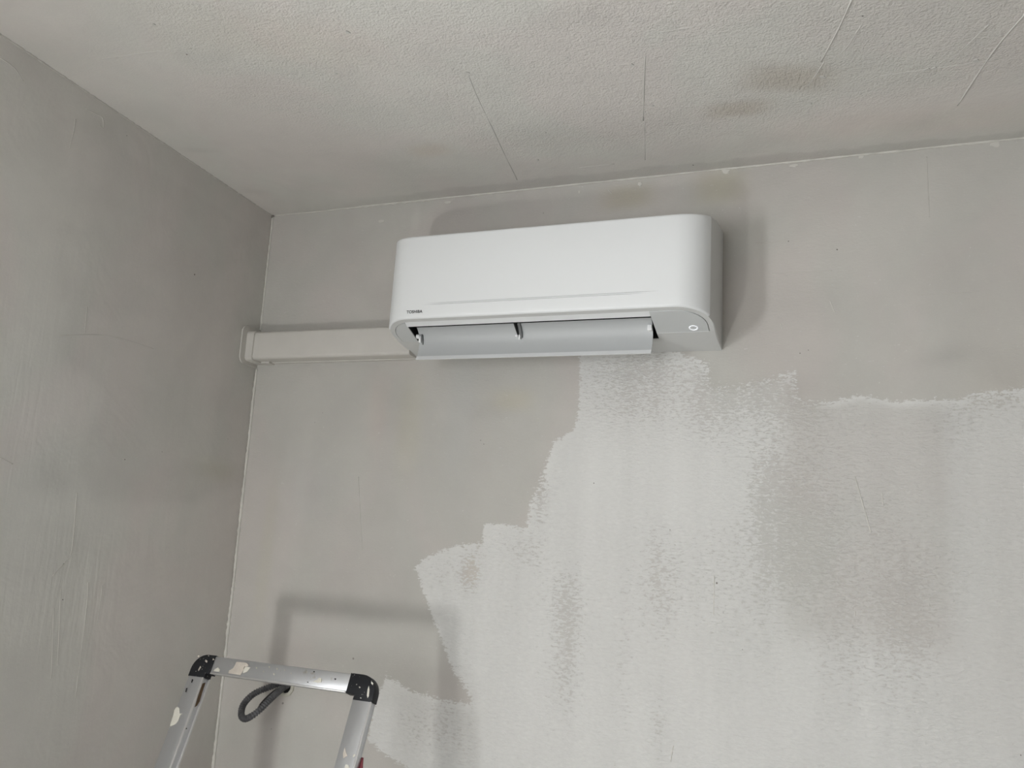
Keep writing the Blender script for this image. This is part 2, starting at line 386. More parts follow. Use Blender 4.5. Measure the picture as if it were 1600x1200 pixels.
# ---- ceiling
us = lines(-.12, X_RIGHT+.1, -.05, 2.05, .008); vs = lines(Y_REAR-.1, .1, -1.1, .1, .008)
U, V = np.meshgrid(us, vs, indexing='ij')
def CP(q): p = ceil_pt(*q); return (p.x, p.y)
def GC(px, py, a_, b_, ang=0, p=2): return gauss(U, V, CP((px, py)), (a_, b_), ang, p)
smooth_zone = [CP(q) for q in [(-400, -200), (150, -60), (250, 60), (330, 150), (480, 200), (640, 210), (800, 250), (1000, 235), (1240, 200), (1600, 130), (1900, 100), (1900, 230), (1600, 215), (425, 336), (0, 50)]]
s2 = sdf(smooth_zone, U, V)
rough = .95 - .8*sstep(-.08, .04, s2)
tone = .035*sstep(.03, -.06, s2)
for px, py, a_, b_, ang, p, s in [(1232, 123, .090, .048, .30, 4, -.15), (1152, 171, .066, .032, .05, 4, -.13), (672, 235, .05, .03, 0, 2, -.06), (905, 28, .09, .035, .2, 2, -.07), (800, 60, .1, .05, 0, 2, -.02), (250, 150, .15, .06, .6, 2, .02),
                                  (310, 235, .04, .015, .3, 3, -.06), (400, 300, .04, .02, .5, 3, -.05), (1500, 150, .2, .05, 0, 2, .02)]:
    tone += s*GC(px, py, a_, b_, ang, p)
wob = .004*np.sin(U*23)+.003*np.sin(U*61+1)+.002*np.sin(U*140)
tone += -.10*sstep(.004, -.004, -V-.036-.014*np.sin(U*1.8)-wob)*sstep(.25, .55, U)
tint = np.ones(U.shape+(3,))
for c, px, py, a_, b_, ang in [((1.03, .985, .942), 1232, 123, .085, .045, .30), ((1.03, .985, .938), 1152, 171, .062, .030, .05), ((1.03, .985, .95), 672, 235, .05, .03, 0), ((1.015, .995, .975), 440, 60, .2, .08, .5), ((1.015, .99, .98), 1440, 190, .3, .06, .1)]:
    g = GC(px, py, a_, b_, ang, 3)[..., None]; tint = tint*(1-g)+g*np.array(c)
comb = GC(1232, 123, .09, .048, .3, 4)+GC(1152, 171, .07, .032, .05, 4)+.4*GC(672, 235, .06, .04)+.3*GC(905, 28, .1, .05)
ceiling = surface('ceiling', us, vs, lambda U, V: (U, V, U*0+H), (0, 0, .1), M_CEIL, dict(tone=tone, tint=tint, rough=rough, comb=comb))
tag(ceiling, kind='structure')

# ---- plain shell behind the camera
def cells(name, mat, axis, at, th, breaks_a, breaks_b, holes, zax=2):
    bm = bmesh.new()
    for i in range(len(breaks_a)-1):
        for j in range(len(breaks_b)-1):
            a0, a1, b0, b1 = breaks_a[i], breaks_a[i+1], breaks_b[j], breaks_b[j+1]
            ca, cb = (a0+a1)/2, (b0+b1)/2
            if any(h[0] < ca < h[1] and h[2] < cb < h[3] for h in holes): continue
            if axis == 'y': add_box(bm, (a0, at-th, b0), (a1, at, b1))
            else: add_box(bm, (at, a0, b0), (at+th, a1, b1))
    return tag(bm_obj(name, bm, mat), kind='structure')
cells('wall_rear', M_PLAIN, 'y', Y_REAR, .12, [-.1, ADDED_PANE[0], ADDED_PANE[1], WIN_FILL[0], WIN_FILL[1], X_RIGHT], [0, ADDED_PANE[2], ADDED_PANE[3], WIN_FILL[2], WIN_FILL[3], H], [WIN_FILL, ADDED_PANE])
cells('wall_right', M_DARKWALL, 'x', X_RIGHT, .12, [Y_REAR-.12, .12], [0, H], [])
bm = bmesh.new(); add_box(bm, (-.12, Y_REAR-.12, -.1), (X_RIGHT+.12, .12, 0)); tag(bm_obj('floor', bm, M_FLOOR), kind='structure')
def window(name, axis, at, a0, a1, b0, b1, mull):
    bm = bmesh.new(); t = .045
    def bx(p0, p1, q0, q1, d0=-.09, d1=-.04):
        if axis == 'y': add_box(bm, (p0, at+d0, q0), (p1, at+d1, q1), .004)
        else: add_box(bm, (at+d0, p0, q0), (at+d1, p1, q1), .004)
    if mull: 
        bx(a0, a0+t, b0, b1); bx(a1-t, a1, b0, b1); bx(a0+t, a1-t, b0, b0+t); bx(a0+t, a1-t, b1-t, b1)
        bx((a0+a1)/2-t/2, (a0+a1)/2+t/2, b0+t, b1-t)
    else:
        t = .015; bx(a0, a0+t, b0, b1); bx(a1-t, a1, b0, b1); bx(a0+t, a1-t, b0, b0+t); bx(a0+t, a1-t, b1-t, b1)
    f = tag(bm_obj(name, bm, M_FRAME), kind='structure')
    bm = bmesh.new()
    if axis == 'y': add_box(bm, (a0+t, at-.067, b0+t), (a1-t, at-.063, b1-t))
    else: add_box(bm, (at-.067, a0+t, b0+t), (at-.063, a1-t, b1-t))
    bm_obj('pane', bm, M_GLASS, f)
window('added_window_1', 'y', Y_REAR, *WIN_FILL, True)  # frame and pane for the added fill opening
window('added_window_2', 'y', Y_REAR, *ADDED_PANE, False)  # frame and pane for the added low source
window('window_3', 'x', left_x(-2.24, 1.4)+.03, *WIN_L, False)

# ------------------------------------------------------------------ caulk beads and plaster relief
def bead(name, pts, r0, mat, jit=.25, seg=8, sub=6, kind='structure', parent=None, squash=None):
    P = smoothpath(pts, sub); bm = bmesh.new(); n = len(P)
    rad = [max(.0003, r0*(1+jit*mnoise.noise(Vector((i*.35, r0*900, 3.1)))*2)) for i in range(n)]
    add_tube(bm, P, rad, seg)
    o = bm_obj(name, bm, mat, parent, smooth=True)
    if kind: o['kind'] = kind
    return o
def lin(a, b, n): return [Vector(a).lerp(Vector(b), i/(n-1)) for i in range(n)]
P = [p + Vector((0, -.0008, .0006+.0016*mnoise.noise(Vector((p.x*9, 0, 0))))) for p in lin((.30, 0, H-.001), (2.15, 0, H-.001), 60)]
bead('trim_1', P, .0030, M_BEAD, .45)
P = [p + Vector((0, 0, .001*mnoise.noise(Vector((p.x*9, 0, 0))))) for p in lin((.0, -.0005, H-.001), (.30, -.0005, H-.001), 12)]
bead('trim_2', P, .0016, M_BEAD, .3)
def lx(z, d=.0): return left_x(0, z)+d
P = [Vector((lx(z, .003), -.0004, z)) for z in np.linspace(2.5, 2.145, 14)]; bead('trim_3', P, .0030, M_BEAD, .25)
P = [Vector((lx(z, .0045+.0015*mnoise.noise(Vector((z*8, 0, 0)))), -.0004, z)) for z in np.linspace(2.03, .4, 70)]; bead('trim_4', P, .0042, M_BEAD, .3)
P = [Vector((left_x(y, H)+.0005, y, H-.0008)) for y in np.linspace(-1.3, 0, 60)]; bead('trim_5', P, .0022, M_RIDGEL, .6)
# drips and smears where the bead was wiped
def flake(parent, name, c, size, plane, mat, th=.0007, ang=0, stretch=1.0, n=11, seed=0, jit=.35):
    """thin irregular patch lying on a plane: plane = (u, v, normal)"""
    u, v, nn = [Vector(a) for a in plane]; rnd = random.Random(seed*31+n); loop = []; c = Vector(c)
    for k in range(n):
        a = 2*PI*k/n; r = size*(1+jit*(rnd.random()*2-1)); x, y = r*math.cos(a)*stretch, r*math.sin(a)
        loop.append(c + u*(x*math.cos(ang)-y*math.sin(ang)) + v*(x*math.sin(ang)+y*math.cos(ang)) - nn*.0002)
    bm = bmesh.new(); add_prism(bm, loop, nn*(th+.0002)); return bm_obj(name, bm, mat, parent)
PB = ((1, 0, 0), (0, 0, 1), (0, -1, 0)); PC = ((1, 0, 0), (0, 1, 0), (0, 0, -1)); nl = NL.normalized(); PL = (Vector((0, 0, 1)).cross(nl)*-1, (0, 0, 1), nl)
for i, (px, py, s, st) in enumerate([(1134, 267, .007, 1.4), (1000, 288, .006, .8), (1500, 224, .006, 1.5), (1240, 259, .004, 2), (1345, 245, .005, 1.2), (1555, 225, .007, 1.2), (596, 345, .004, 2.2), (700, 316, .004, 2), (905, 300, .003, 1)]):
    flake(wall_back, 'filler_smear', wall_pt(px, py), s, PB, M_BEAD, .0009, 0, st, seed=i)
for i, (px0, py0, px1, py1) in enumerate([(1002, 284, 1000, 294), (1137, 262, 1139, 272), (950, 296, 956, 303)]):
    bead('plaster_ridge', lin(wall_pt(px0, py0), wall_pt(px1, py1), 4), .0010, M_BEAD, parent=wall_back, kind=None)
for (px0, py0, px1, py1, r) in [(1336, 745, 1361, 832, .0011), (1378, 770, 1380, 790, .0010), (1448, 230+15, 1452, 340, .0007), (1336, 955, 1336, 962, .0012), (1116, 900, 1115, 960, .0009), (560, 745, 566, 860, .0008), (1052, 1165, 1048, 1190, .0011), (1220, 505, 1222, 514, .0010), (1297, 470, 1304, 488, .0010), (1180, 380, 1230, 376, .0006), (1205, 428, 1300, 423, .0006), (1440, 460, 1530, 455, .0006)]:
    bead('plaster_ridge', lin(wall_pt(px0, py0), wall_pt(px1, py1), 6), r, M_RIDGEL if r < .0009 else M_BEAD, .4, parent=wall_back, kind=None)
for pts, r in [([(732, 118), (745, 150), (768, 198), (790, 245), (808, 281)], .0013), ([(1008, 88), (1006, 140), (1005, 188)], .0016), ([(1333, -5), (1310, 45), (1283, 96)], .0022), ([(1605, 18), (1560, 70), (1525, 120), (1496, 165)], .0020),
               ([(1545, 38), (1520, 62), (1485, 96)], .0012), ([(1288, 96), (1274, 118), (1262, 135)], .0012), ([(1345, 40), (1322, 75), (1300, 92)], .0010), ([(1007, 190), (1008, 250)], .0008), ([(160, 92), (230, 82), (300, 76)], .0008),
               ([(395, 190), (430, 172), (470, 176)], .0008), ([(905, 262), (960, 256)], .0008), ([(1030, 50), (1080, 42), (1120, 30)], .0009), ([(1375, 118), (1480, 104), (1560, 92)], .0010)]:
    bead('plaster_ridge', [ceil_pt(*q) for q in pts], r*.75, M_RIDGE, .5, parent=ceiling, kind=None)
for pts, r in [([(118, 186), (115, 205), (109, 231)], .0012), ([(0, 90), (22, 106), (36, 127)], .0016), ([(134, 170), (150, 178), (160, 184), (161, 200), (155, 196)], .0014), ([(92, 524), (150, 523), (185, 528), (240, 545)], .0009),
               ([(138, 910), (134, 960), (118, 1090)], .0009), ([(84, 950), (80, 1060)], .0007), ([(95, 920), (90, 1040)], .0007), ([(120, 770), (112, 860), (100, 880)], .0010), ([(0, 715), (20, 725)], .0010), ([(100, 880), (82, 900)], .0010), ([(136, 480), (132, 520)], .0009), ([(160, 915), (152, 975)], .0007)]:
    bead('plaster_ridge', [left_pt(*q) for q in pts], r*.75, M_RIDGEL, .5, parent=wall_left, kind=None)
def pit(parent, c, n, r, mat=M_HOLE, st=1.0):
    flake(parent, 'nail_hole', c, r*.75, ((1, 0, 0), (0, 0, 1), (0, -1, 0)) if parent is wall_back else (PC if parent is ceiling else PL), mat, .0004, 0, st, 8, n, .2)
for i, (px, py, r) in enumerate([(849, 333, .0028), (751, 688, .0016), (756, 694, .0016), (928, 755, .0018), (1120, 911, .0026), (1250, 552, .0018), (1263, 547, .0015), (1308, 390, .0024), (1232, 345+32, .002), (1160, 1015, .0013), (504, 645, .0012), (492, 660, .0012), (424, 1109+30, .0001+.0012), (442, 1099, .0040), (552, 1029, .0036), (1595, 1180, .0016), (1047, 828, .0014)]):
    pit(wall_back, wall_pt(px, py), i, r, M_HOLE if i not in (13, 14) else M_GAP, .35 if i == 0 else 1)
for i, (px, py, r) in enumerate([(304, 429, .0028), (195, 718, .002), (98, 937, .0018), (253, 706, .0014), (356, 686, .0012), (198, 212, .0014)]):
    pit(wall_left, left_pt(px, py), i+40, r)
for i, (px, py, r) in enumerate([(1083, 258, .0022), (292, 85, .0024), (1348, 25, .0018)]): pit(ceiling, ceil_pt(px, py), i+60, r)
for i, (px, py, r) in enumerate([(543, 50, .004), (525, 115, .003), (1285, 120, .004), (1450, 108, .004), (1460, 106, .003), (988, 101, .003), (840, 250, .003), (1267, 162, .002), (1100, 130, .002), (885, 90, .003), (240, 38, .003), (730, 114, .004), (1525, 94, .004), (852, 207, .002), (1020, 165, .0025)]):
    flake(ceiling, 'plaster_crumb', ceil_pt(px, py), r, PC, M_RIDGE, .0016, .3*i, 1.2, 8, i)
flake(wall_back, 'corner_crumb', Vector((.004, -.004, H-.004)), .005, PB, M_HOLE, .001, .5, 1.5, 9, 5)

# ------------------------------------------------------------------ air conditioner
AX, AZ, W_, D_, HF, HR, Z0 = .522, 2.0476, .795, .2083, .2567, .292, .0474
ac = empty('air_conditioner', (AX, 0, AZ), 'white wall-mounted split air conditioner with open louver under the ceiling', 'air conditioner')
K = Z0/D_; YC, ZC = -.1035, .0190
def zs(y): return ZC*y/YC if y >= YC else ZC+(Z0-ZC)*(y-YC)/(-D_-YC)                    # underside slants from the front edge down to the wall
def zt(y): return HF + (HR-HF)*(1-(-y)/D_)
RC = .080
def outline(inset, y_from=0.0, n=14):
    """plan outline left-rear -> front -> right-rear, inset from the outside"""
    W, D, r = W_-inset, D_-inset, RC-inset; pts = []
    ys = [y for y in (y_from, -.03, -.06, -.09, -.115) if -y >= -y_from - 1e-9]
    for y in ys: pts.append((inset, y))
    for k in range(n+1):
        a = PI/2*k/n; ca, sa = math.cos(a)**.95, math.sin(a)**.95
        pts.append((inset+r-r*ca, -(D-r)-r*sa))
    for i in range(1, 8): pts.append((inset+r+(W-inset-2*r)*i/8, -D))
    for k in range(n+1):
        a = PI/2*(1-k/n); ca, sa = math.cos(a)**.95, math.sin(a)**.95
        pts.append((W-r+r*ca, -(D-r)-r*sa))
    for y in ys[::-1]: pts.append((W, y))
    return pts
def ring_shell(bm, rings, close=False):
    R = [[bm.verts.new(p) for p in r] for r in rings]; n = len(R[0])
    for i in range(len(R)-1):
        for k in range(n-1):
            bm.faces.new((R[i][k], R[i][k+1], R[i+1][k+1], R[i+1][k]))
    return R
YS = -.163
def clip_front(pts, y): return [p for p in pts if p[1] < y]
# front panel: wraps the corners, thin moulded shell
def fpanel():
    bm = bmesh.new()
    base = outline(0, 0, 18)
    def loop(inset, zf):
        pts = outline(inset, 0, 18); out = []
        a = [p for p in pts if p[1] < YS]
        a = [(inset, YS)] + a + [(W_-inset, YS)]
        # keep count identical by always using the same indices
        return [(x, y, zf(y)) for x, y in a]
    ins = 0
    N = None; rings = []
    def mk(inset, zf):
        pts = outline(0, 0, 18); sel = [i for i, p in enumerate(pts) if p[1] < YS]
        q = outline(inset, 0, 18)
        x0, y0 = pts[sel[0]-1]; x1, y1 = pts[sel[0]]
        t = (YS-y0)/(y1-y0); qa = q[sel[0]-1]; qb = q[sel[0]]
        xs = qa[0]+(qb[0]-qa[0])*t
        a = [(xs, YS)] + [q[i] for i in sel] + [(W_-xs, YS)]
        return [(x, y, zf(y)) for x, y in a]
    rings.append(mk(.013, lambda y: zs(y)+.0004))
    rings.append(mk(.0042, lambda y: zs(y)))
    rings.append(mk(.0022, lambda y: zs(y)+.0005))
    rings.append(mk(.0006, lambda y: zs(y)+.0022))
    rings.append(mk(0, lambda y: zs(y)+.0042))
    rings.append(mk(0, lambda y: zs(y)+.02))
    rings.append(mk(0, lambda y: .16))
    rings.append(mk(0, lambda y: zt(y)-.006))
    rings.append(mk(.0010, lambda y: zt(y)-.0025))
    rings.append(mk(.0035, lambda y: zt(y)-.0006))
    rings.append(mk(.008, lambda y: zt(y)))
    rings.append(mk(.030, lambda y: zt(y)))
    R = ring_shell(bm, rings)
    # top lid
    bm.faces.new(R[-1])
    return bm_obj('front_panel', bm, M_WHITE, ac, auto=40)
fpanel()
# chassis: straight flanks behind the seam, top, and slanted underside with the air outlet cut in it
bm = bmesh.new()
for s in (0, 1):
    x = .0012 if s == 0 else W_-.0012; sg = 1 if s == 0 else -1
    ys = [0, -.02, -.06, -.10, -.13, YS+.0014]
    prof = []
    o = outline(0, 0, 18)
    for y in ys:
        xx = x
        if y < -(D_-RC):
            c = min((p for p in o[:len(o)//2]), key=lambda p: abs(p[1]-y)); xx = (c[0]+.0012) if s == 0 else W_-c[0]-.0012
        prof.append((xx, y))
    rows = []
    def ci(y): return min(1, -y/.06)
    for zf, iz, cc in ((lambda y: zs(y), .0042, 1), (lambda y: zs(y)+.0005, .0022, 1), (lambda y: zs(y)+.0022, .0006, 1), (lambda y: zs(y)+.006, 0, 0), (lambda y: .15, 0, 0), (lambda y: zt(y)-.004, 0, 0), (lambda y: zt(y), .004, 0)):
        rows.append([(px+iz*sg*(ci(y) if cc else 1), y, zf(y)) for px, y in prof])
    rows.append([(px+.03*sg, y, zt(y)) for px, y in prof])
    ring_shell(bm, rows)
v = [bm.verts.new(p) for p in [(.03, 0, HR), (W_-.03, 0, HR), (W_-.03, YS, zt(YS)), (.03, YS, zt(YS))]]; bm.faces.new(v)
v = [bm.verts.new(p) for p in [(.0, -.0005, 0), (W_, -.0005, 0), (W_-.002, -.0005, HR), (.002, -.0005, HR)]]; bm.faces.new(v)
OX0, OX1, OY0, OY1 = .060, .662, -.174, -.072   # outlet opening
HX0, HX1, HYF = .0150, W_-.0150, -.1925
def rcorner(cx, cy, r, a0, a1, n=9): return [(cx+r*math.cos(a0+(a1-a0)*k/n), cy+r*math.sin(a0+(a1-a0)*k/n)) for k in range(n+1)]
RI = .064
front_out = [p for p in outline(.0040, -.002, 12) if p[1] < YC-.001]
xo0, xo1 = .0052, W_-.0052
uring = [(xo0, YC)] + front_out + [(xo1, YC), (HX1, YC)] + rcorner(HX1-RI, HYF+RI, RI, 2*PI, 1.5*PI) + rcorner(HX0+RI, HYF+RI, RI, 1.5*PI, PI) + [(HX0, YC)]
add_prism(bm, [(x, y, zs(y)) for x, y in uring], (0, 0, .0015))
rearp = [(.001, -.001), (.0032, -.03), (.0052, -.062), (xo0, YC), (OX0, YC), (OX0, OY1), (OX1, OY1), (OX1, YC), (xo1, YC), (W_-.0052, -.062), (W_-.0032, -.03), (W_-.001, -.001)]
add_prism(bm, [(x, y, zs(y)) for x, y in rearp], (0, 0, .0015))
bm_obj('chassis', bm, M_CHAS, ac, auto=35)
def slant(loop2, name, mat, drop=0.0, th=.0022, lift=0.0):
    bm = bmesh.new(); add_prism(bm, [(x, y, zs(y)-drop) for x, y in loop2], (0, 0, th)); return bm_obj(name, bm, mat, ac)
cap = [(OX0-.001, YC), (HX0+.0012, YC)] + rcorner(HX0+RI, HYF+RI, RI-.0012, PI, 1.42*PI) + [(OX0+.004, HYF+.0012), (OX0+.004, OY0)]
slant(cap, 'end_cap', M_CTRL, .0004)
bm = bmesh.new(); add_prism(bm, [(OX0+.005, HYF+.0006, zs(HYF)+.0006), (OX0+.005, OY0-.003, zs(OY0)-.0022), (OX0+.005, OY0, zs(OY0)-.0016), (OX0+.005, OY0, zs(OY0)+.0025), (OX0+.005, HYF+.0006, zs(HYF)+.003)], (OX1-OX0-.0045, 0, 0)); bm_obj('outlet_lip', bm, M_WHITE, ac)
ctl = [(OX1+.0008, YC), (OX1+.0006, HYF+.0012)] + rcorner(HX1-RI, HYF+RI, RI-.0012, 1.5*PI, 2*PI) + [(HX1-.0012, YC)]
cp = slant(ctl, 'control_panel', M_CTRL, .0012)
# thin light edge of the control panel
slant([(OX1+.0008, -.1045), (OX1+.0008, -.1025), (HX1-.002, -.1025), (HX1-.002, -.1045)], 'panel_edge', M_WHITE, .0014)
# indicator ring
bm = bmesh.new(); cx, cy = .747, -.121; ringp = [Vector((cx+.0088*math.cos(a), cy+.0088*math.sin(a), zs(cy+.0088*math.sin(a))-.0014)) for a in np.linspace(0, 2*PI, 33)[:-1]]
n = len(ringp); rr = []
for i in range(n):
    a = 2*PI*i/n; c = Vector((math.cos(a), math.sin(a), -K*math.sin(a))).normalized(); nn = Vector((0, K, 1)).normalized()
    rr.append([bm.verts.new(ringp[i]+c*dx+nn*dz) for dx, dz in ((-.0014, .0), (-.0009, -.0009), (.0009, -.0009), (.0014, 0))])
for i in range(n):
    for k in range(4): bm.faces.new((rr[i][k], rr[i][(k+1) % 4], rr[(i+1) % n][(k+1) % 4], rr[(i+1) % n][k]))
t = NT('indicator_white'); t.b.inputs['Base Color'].default_value = (.95, .96, 1, 1); t.b.inputs['Emission Color'].default_value = (.9, .95, 1, 1); t.b.inputs['Emission Strength'].default_value = .35
bm_obj('indicator_ring', bm, t.m, ac)
# dark duct behind the outlet and behind the joints
bm = bmesh.new()
def quad(a, b, c, d): bm.faces.new([bm.verts.new(p) for p in (a, b, c, d)])
zt_ = .17
quad((OX0-.001, OY0, zs(OY0)+.002), (OX1+.001, OY0, zs(OY0)+.002), (OX1+.001, OY0-.012, zt_), (OX0-.001, OY0-.012, zt_))
quad((OX0-.001, OY1, zs(OY1)+.001), (OX1+.001, OY1, zs(OY1)+.001), (OX1+.001, OY1+.03, zt_), (OX0-.001, OY1+.03, zt_))
for x in (OX0-.001, OX1+.001): quad((x, OY0, zs(OY0)+.002), (x, OY1, zs(OY1)+.001), (x, OY1+.03, zt_), (x, OY0-.012, zt_))
quad((OX0-.001, OY0-.012, zt_), (OX1+.001, OY0-.012, zt_), (OX1+.001, OY1+.03, zt_), (OX0-.001, OY1+.03, zt_))
bl = [(x, y) for x, y in rcorner(HX0+RI, HYF+RI, RI+.003, 1.5*PI, PI)] + [(HX0-.003, YC), (OX0-.001, YC)]
br = [(x, y) for x, y in rcorner(HX1-RI, HYF+RI, RI+.003, 1.5*PI, 2*PI)] + [(HX1+.003, YC), (OX1+.001, YC)]
for lp2 in (bl + [(OX0-.001, OY0), (HX0+RI, OY0)], br + [(OX1+.001, OY0), (HX1-RI, OY0)], [(OX0-.01, OY0), (OX1+.01, OY0), (OX1+.01, -.195), (OX0-.01, -.195)]):
    bm.faces.new([bm.verts.new((x, y, zs(y)+.003)) for x, y in lp2])
bm_obj('outlet_duct', bm, M_BLACK, ac)
# louver flap
prof = [(-.1360, .0455), (-.1265, .0375), (-.1195, .028), (-.1155, .018), (-.1145, .007), (-.116, -.005), (-.1195, -.017), (-.1235, -.0265), (-.128, -.034)]
back = [(y+.004, z+.0005) for y, z in prof[::-1]]; back[0] = (prof[-1][0]+.0022, prof[-1][1]-.001)
bm = bmesh.new(); add_prism(bm, [(.0695, y, z) for y, z in prof+back], (.5865, 0, 0))
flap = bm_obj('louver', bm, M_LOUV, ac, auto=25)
bm = bmesh.new(); add_prism(bm, [(.0697, y, z) for y, z in [(-.1232, -.0250), (-.1286, -.0342), (-.1262, -.0352), (-.1205, -.0262)]], (.5861, 0, 0)); bm_obj('louver_lit_edge', bm, M_WHITE2, flap)  # added strip, paints the lit lower lip of the flap
# vertical vane and hinge clips
bm = bmesh.new(); add_prism(bm, [(.3325, -.165, .062), (.3325, -.150, .040), (.3325, -.117, .018), (.3325, -.111, .022), (.3325, -.105, .05), (.3325, -.11, .08)], (.0028, 0, 0)); bm_obj('swing_vane', bm, M_BLACK, ac)
bm = bmesh.new(); add_prism(bm, [(.3400, -.140, .045), (.3400, -.119, .013), (.3400, -.111, .018), (.3400, -.106, .05)], (.0045, 0, 0)); bm_obj('vane_rib', bm, M_GREY, ac)
bm = bmesh.new(); add_box(bm, (.327, -.1225, .0165), (.334, -.1125, .0215), .0012); add_box(bm, (.336, -.1230, .0095), (.3405, -.1135, .0215), .0010); bm_obj('hinge_clip', bm, M_PEG, ac)
bm = bmesh.new(); add_tube(bm, [(.0655, -.1235, .0255), (.0735, -.1235, .0255), (.0740, -.1235, .0255)], [.0056, .0056, .003], 16); add_box(bm, (.0715, -.126, .010), (.0775, -.114, .0275), .0015); bm_obj('hinge_clip', bm, M_PEG, ac, auto=40)
bm = bmesh.new(); add_prism(bm, [(.0780, -.128, .030), (.0780, -.115, .006), (.0780, -.108, .030)], (.003, 0, 0)); bm_obj('hinge_arm', bm, M_GREY, ac)
bm = bmesh.new(); add_box(bm, (.6455, -.128, .0190), (.6560, -.115, .0320), .0016); bm_obj('hinge_clip', bm, M_PEG, ac, auto=40)
# double styling line on the front
for dz, x0, x1 in ((.0828, .092, .722), (.0795, .085, .690)):
    bm = bmesh.new(); n = 40; pts = []; rad = []
    for i in range(n+1):
        f = i/n; pts.append((x0+(x1-x0)*f, -D_+.0004, dz)); rad.append(.0009*min(1, 6*f+.15, 6*(1-f)+.15))
    add_tube(bm, pts, rad, 6); bm_obj('styling_line', bm, M_STYLE, ac, smooth=True)
# maker's lettering
cu = bpy.data.curves.new('lettering', 'FONT'); cu.body = 'TOSHIBA'; cu.size = .0088; cu.extrude = .00012; cu.offset = .00018; cu.space_character = 1.02
to = bpy.data.objects.new('tmp', cu); COL.objects.link(to)
bpy.context.view_layer.update()
me = bpy.data.meshes.new_from_object(to.evaluated_get(bpy.context.evaluated_depsgraph_get()))
bpy.data.objects.remove(to)
xs_ = [v.co.x for v in me.vertices]; w0 = max(xs_)-min(xs_); sx = .0425/w0
for v in me.vertices: v.co = Vector((.0775+(v.co.x-min(xs_))*sx, -D_-.00025-abs(v.co.z), .0600+v.co.y*1.15))
lo_ = link_mesh('lettering', me, M_LOGO, ac); lo_['label'] = 'black TOSHIBA lettering'

# ------------------------------------------------------------------ cable trunking
tr = empty('cable_trunking', (0, 0, 2.047), 'cream plastic cable trunking running from the left wall to the air conditioner', 'trunking')
def rrect(y0, y1, z0, z1, r, n=5, corners=(1, 1, 1, 1)):
    """profile in (y, z) counter-clockwise; corners: front-top, front-bottom, back-bottom, back-top rounded"""
    out = []
    cs = [(y0, z1, 1, -1, corners[0]), (y0, z0, 1, 1, corners[1]), (y1, z0, -1, 1, corners[2]), (y1, z1, -1, -1, corners[3])]
    angs = [(PI/2, PI), (PI, 1.5*PI), (1.5*PI, 2*PI), (0, PI/2)]
    for (y, z, sy, sz, on), (a0, a1) in zip(cs, angs):
        if on:
            for k in range(n+1):
                a = a0+(a1-a0)*k/n; out.append((y+sy*r+r*math.cos(a), z+sz*r+r*math.sin(a)))
        else: out.append((y, z))
    return out
def extr(name, prof, x0, x1, mat, parent, bev=0):
    bm = bmesh.new(); add_prism(bm, [(x0, y, z) for y, z in prof], (x1-x0, 0, 0))
    return bm_obj(name, bm, mat, parent, auto=50)
extr('trunking_cover', rrect(-.056, -.001, -.001, .078, .009, corners=(1, 1, 0, 0)), .030, .5320, M_TRUNK, tr)
extr('trunking_base', rrect(-.012, 0, -.0032, .0800, .002, corners=(1, 1, 0, 0)), .060, .5300, M_TRUNK, tr)
extr('joint_strip', rrect(-.026, -.0002, -.0065, -.0012, .001, corners=(1, 1, 0, 0)), .046, .074, M_TRUNK, tr)
extr('end_sleeve', rrect(-.0605, -.0005, -.0045, .0815, .011, corners=(1, 1, 0, 0)), .006, .0385, M_TRUNK, tr)
# flange against the left wall
bm = bmesh.new(); pr = rrect(-.080, -.0005, -.0145, .0945, .020, 8, corners=(1, 1, 0, 0)); 
add_prism(bm, [(left_x(y, 2.047+z)+.0005, y, z) for y, z in pr], (.0045, 0, 0))
es = [e for e in bm.edges if len(e.link_faces) == 2 and e.calc_face_angle(0) > 1.0 and min(v.co.x for v in e.verts) > left_x(0, 2.1)+.003]
bm_obj('wall_flange', bm, M_TRUNK, tr, auto=40)
bm = bmesh.new(); pts = [Vector((left_x(y, 2.047+z)+.0045, y, z)) for y, z in pr[:18]]; add_tube(bm, pts, .0013, 6); bm_obj('flange_rim', bm, M_TRUNK, tr, smooth=True)

# ------------------------------------------------------------------ mounting box and conduit
bc = wall_pt(447, 1072)
mb = empty('mounting_box', (bc.x, 0, bc.z), 'round grey electrical mounting box set in the wall behind the ladder', 'electrical box')
bm = bmesh.new(); N = 10
def ringz(r, y): return [(r*math.cos(2*PI*k/N+.3), y, r*math.sin(2*PI*k/N+.3)) for k in range(N)]
rings = [ringz(.0265, 0), ringz(.0255, -.004), ringz(.0175, -.004), ringz(.0170, -.0008)]
R_ = [[bm.verts.new(p) for p in r] for r in rings]
for i in range(3):
    for k in range(N): bm.faces.new((R_[i][k], R_[i][(k+1) % N], R_[i+1][(k+1) % N], R_[i+1][k]))
bm_obj('box_rim', bm, M_BOX, mb)
bm = bmesh.new(); vs_ = [bm.verts.new(p) for p in ringz(.0172, -.0007)]; bm.faces.new(vs_); bm_obj('box_cavity', bm, M_BLACK, mb)
def conduit_mat(name, c):
    t = NT(name); t.b.inputs['Roughness'].default_value = .55
    n = t.noise(60, 3); t.put(t.b.inputs['Base Color'], t.mix(t.ramp(n, .4, .6), tuple(x*.7 for x in c)+(1,), tuple(c)+(1,)))
    return t.m
M_COND = conduit_mat('conduit_grey', (.12, .12, .128)); M_COND2 = plain('cable_black', (.02, .02, .022), .5)
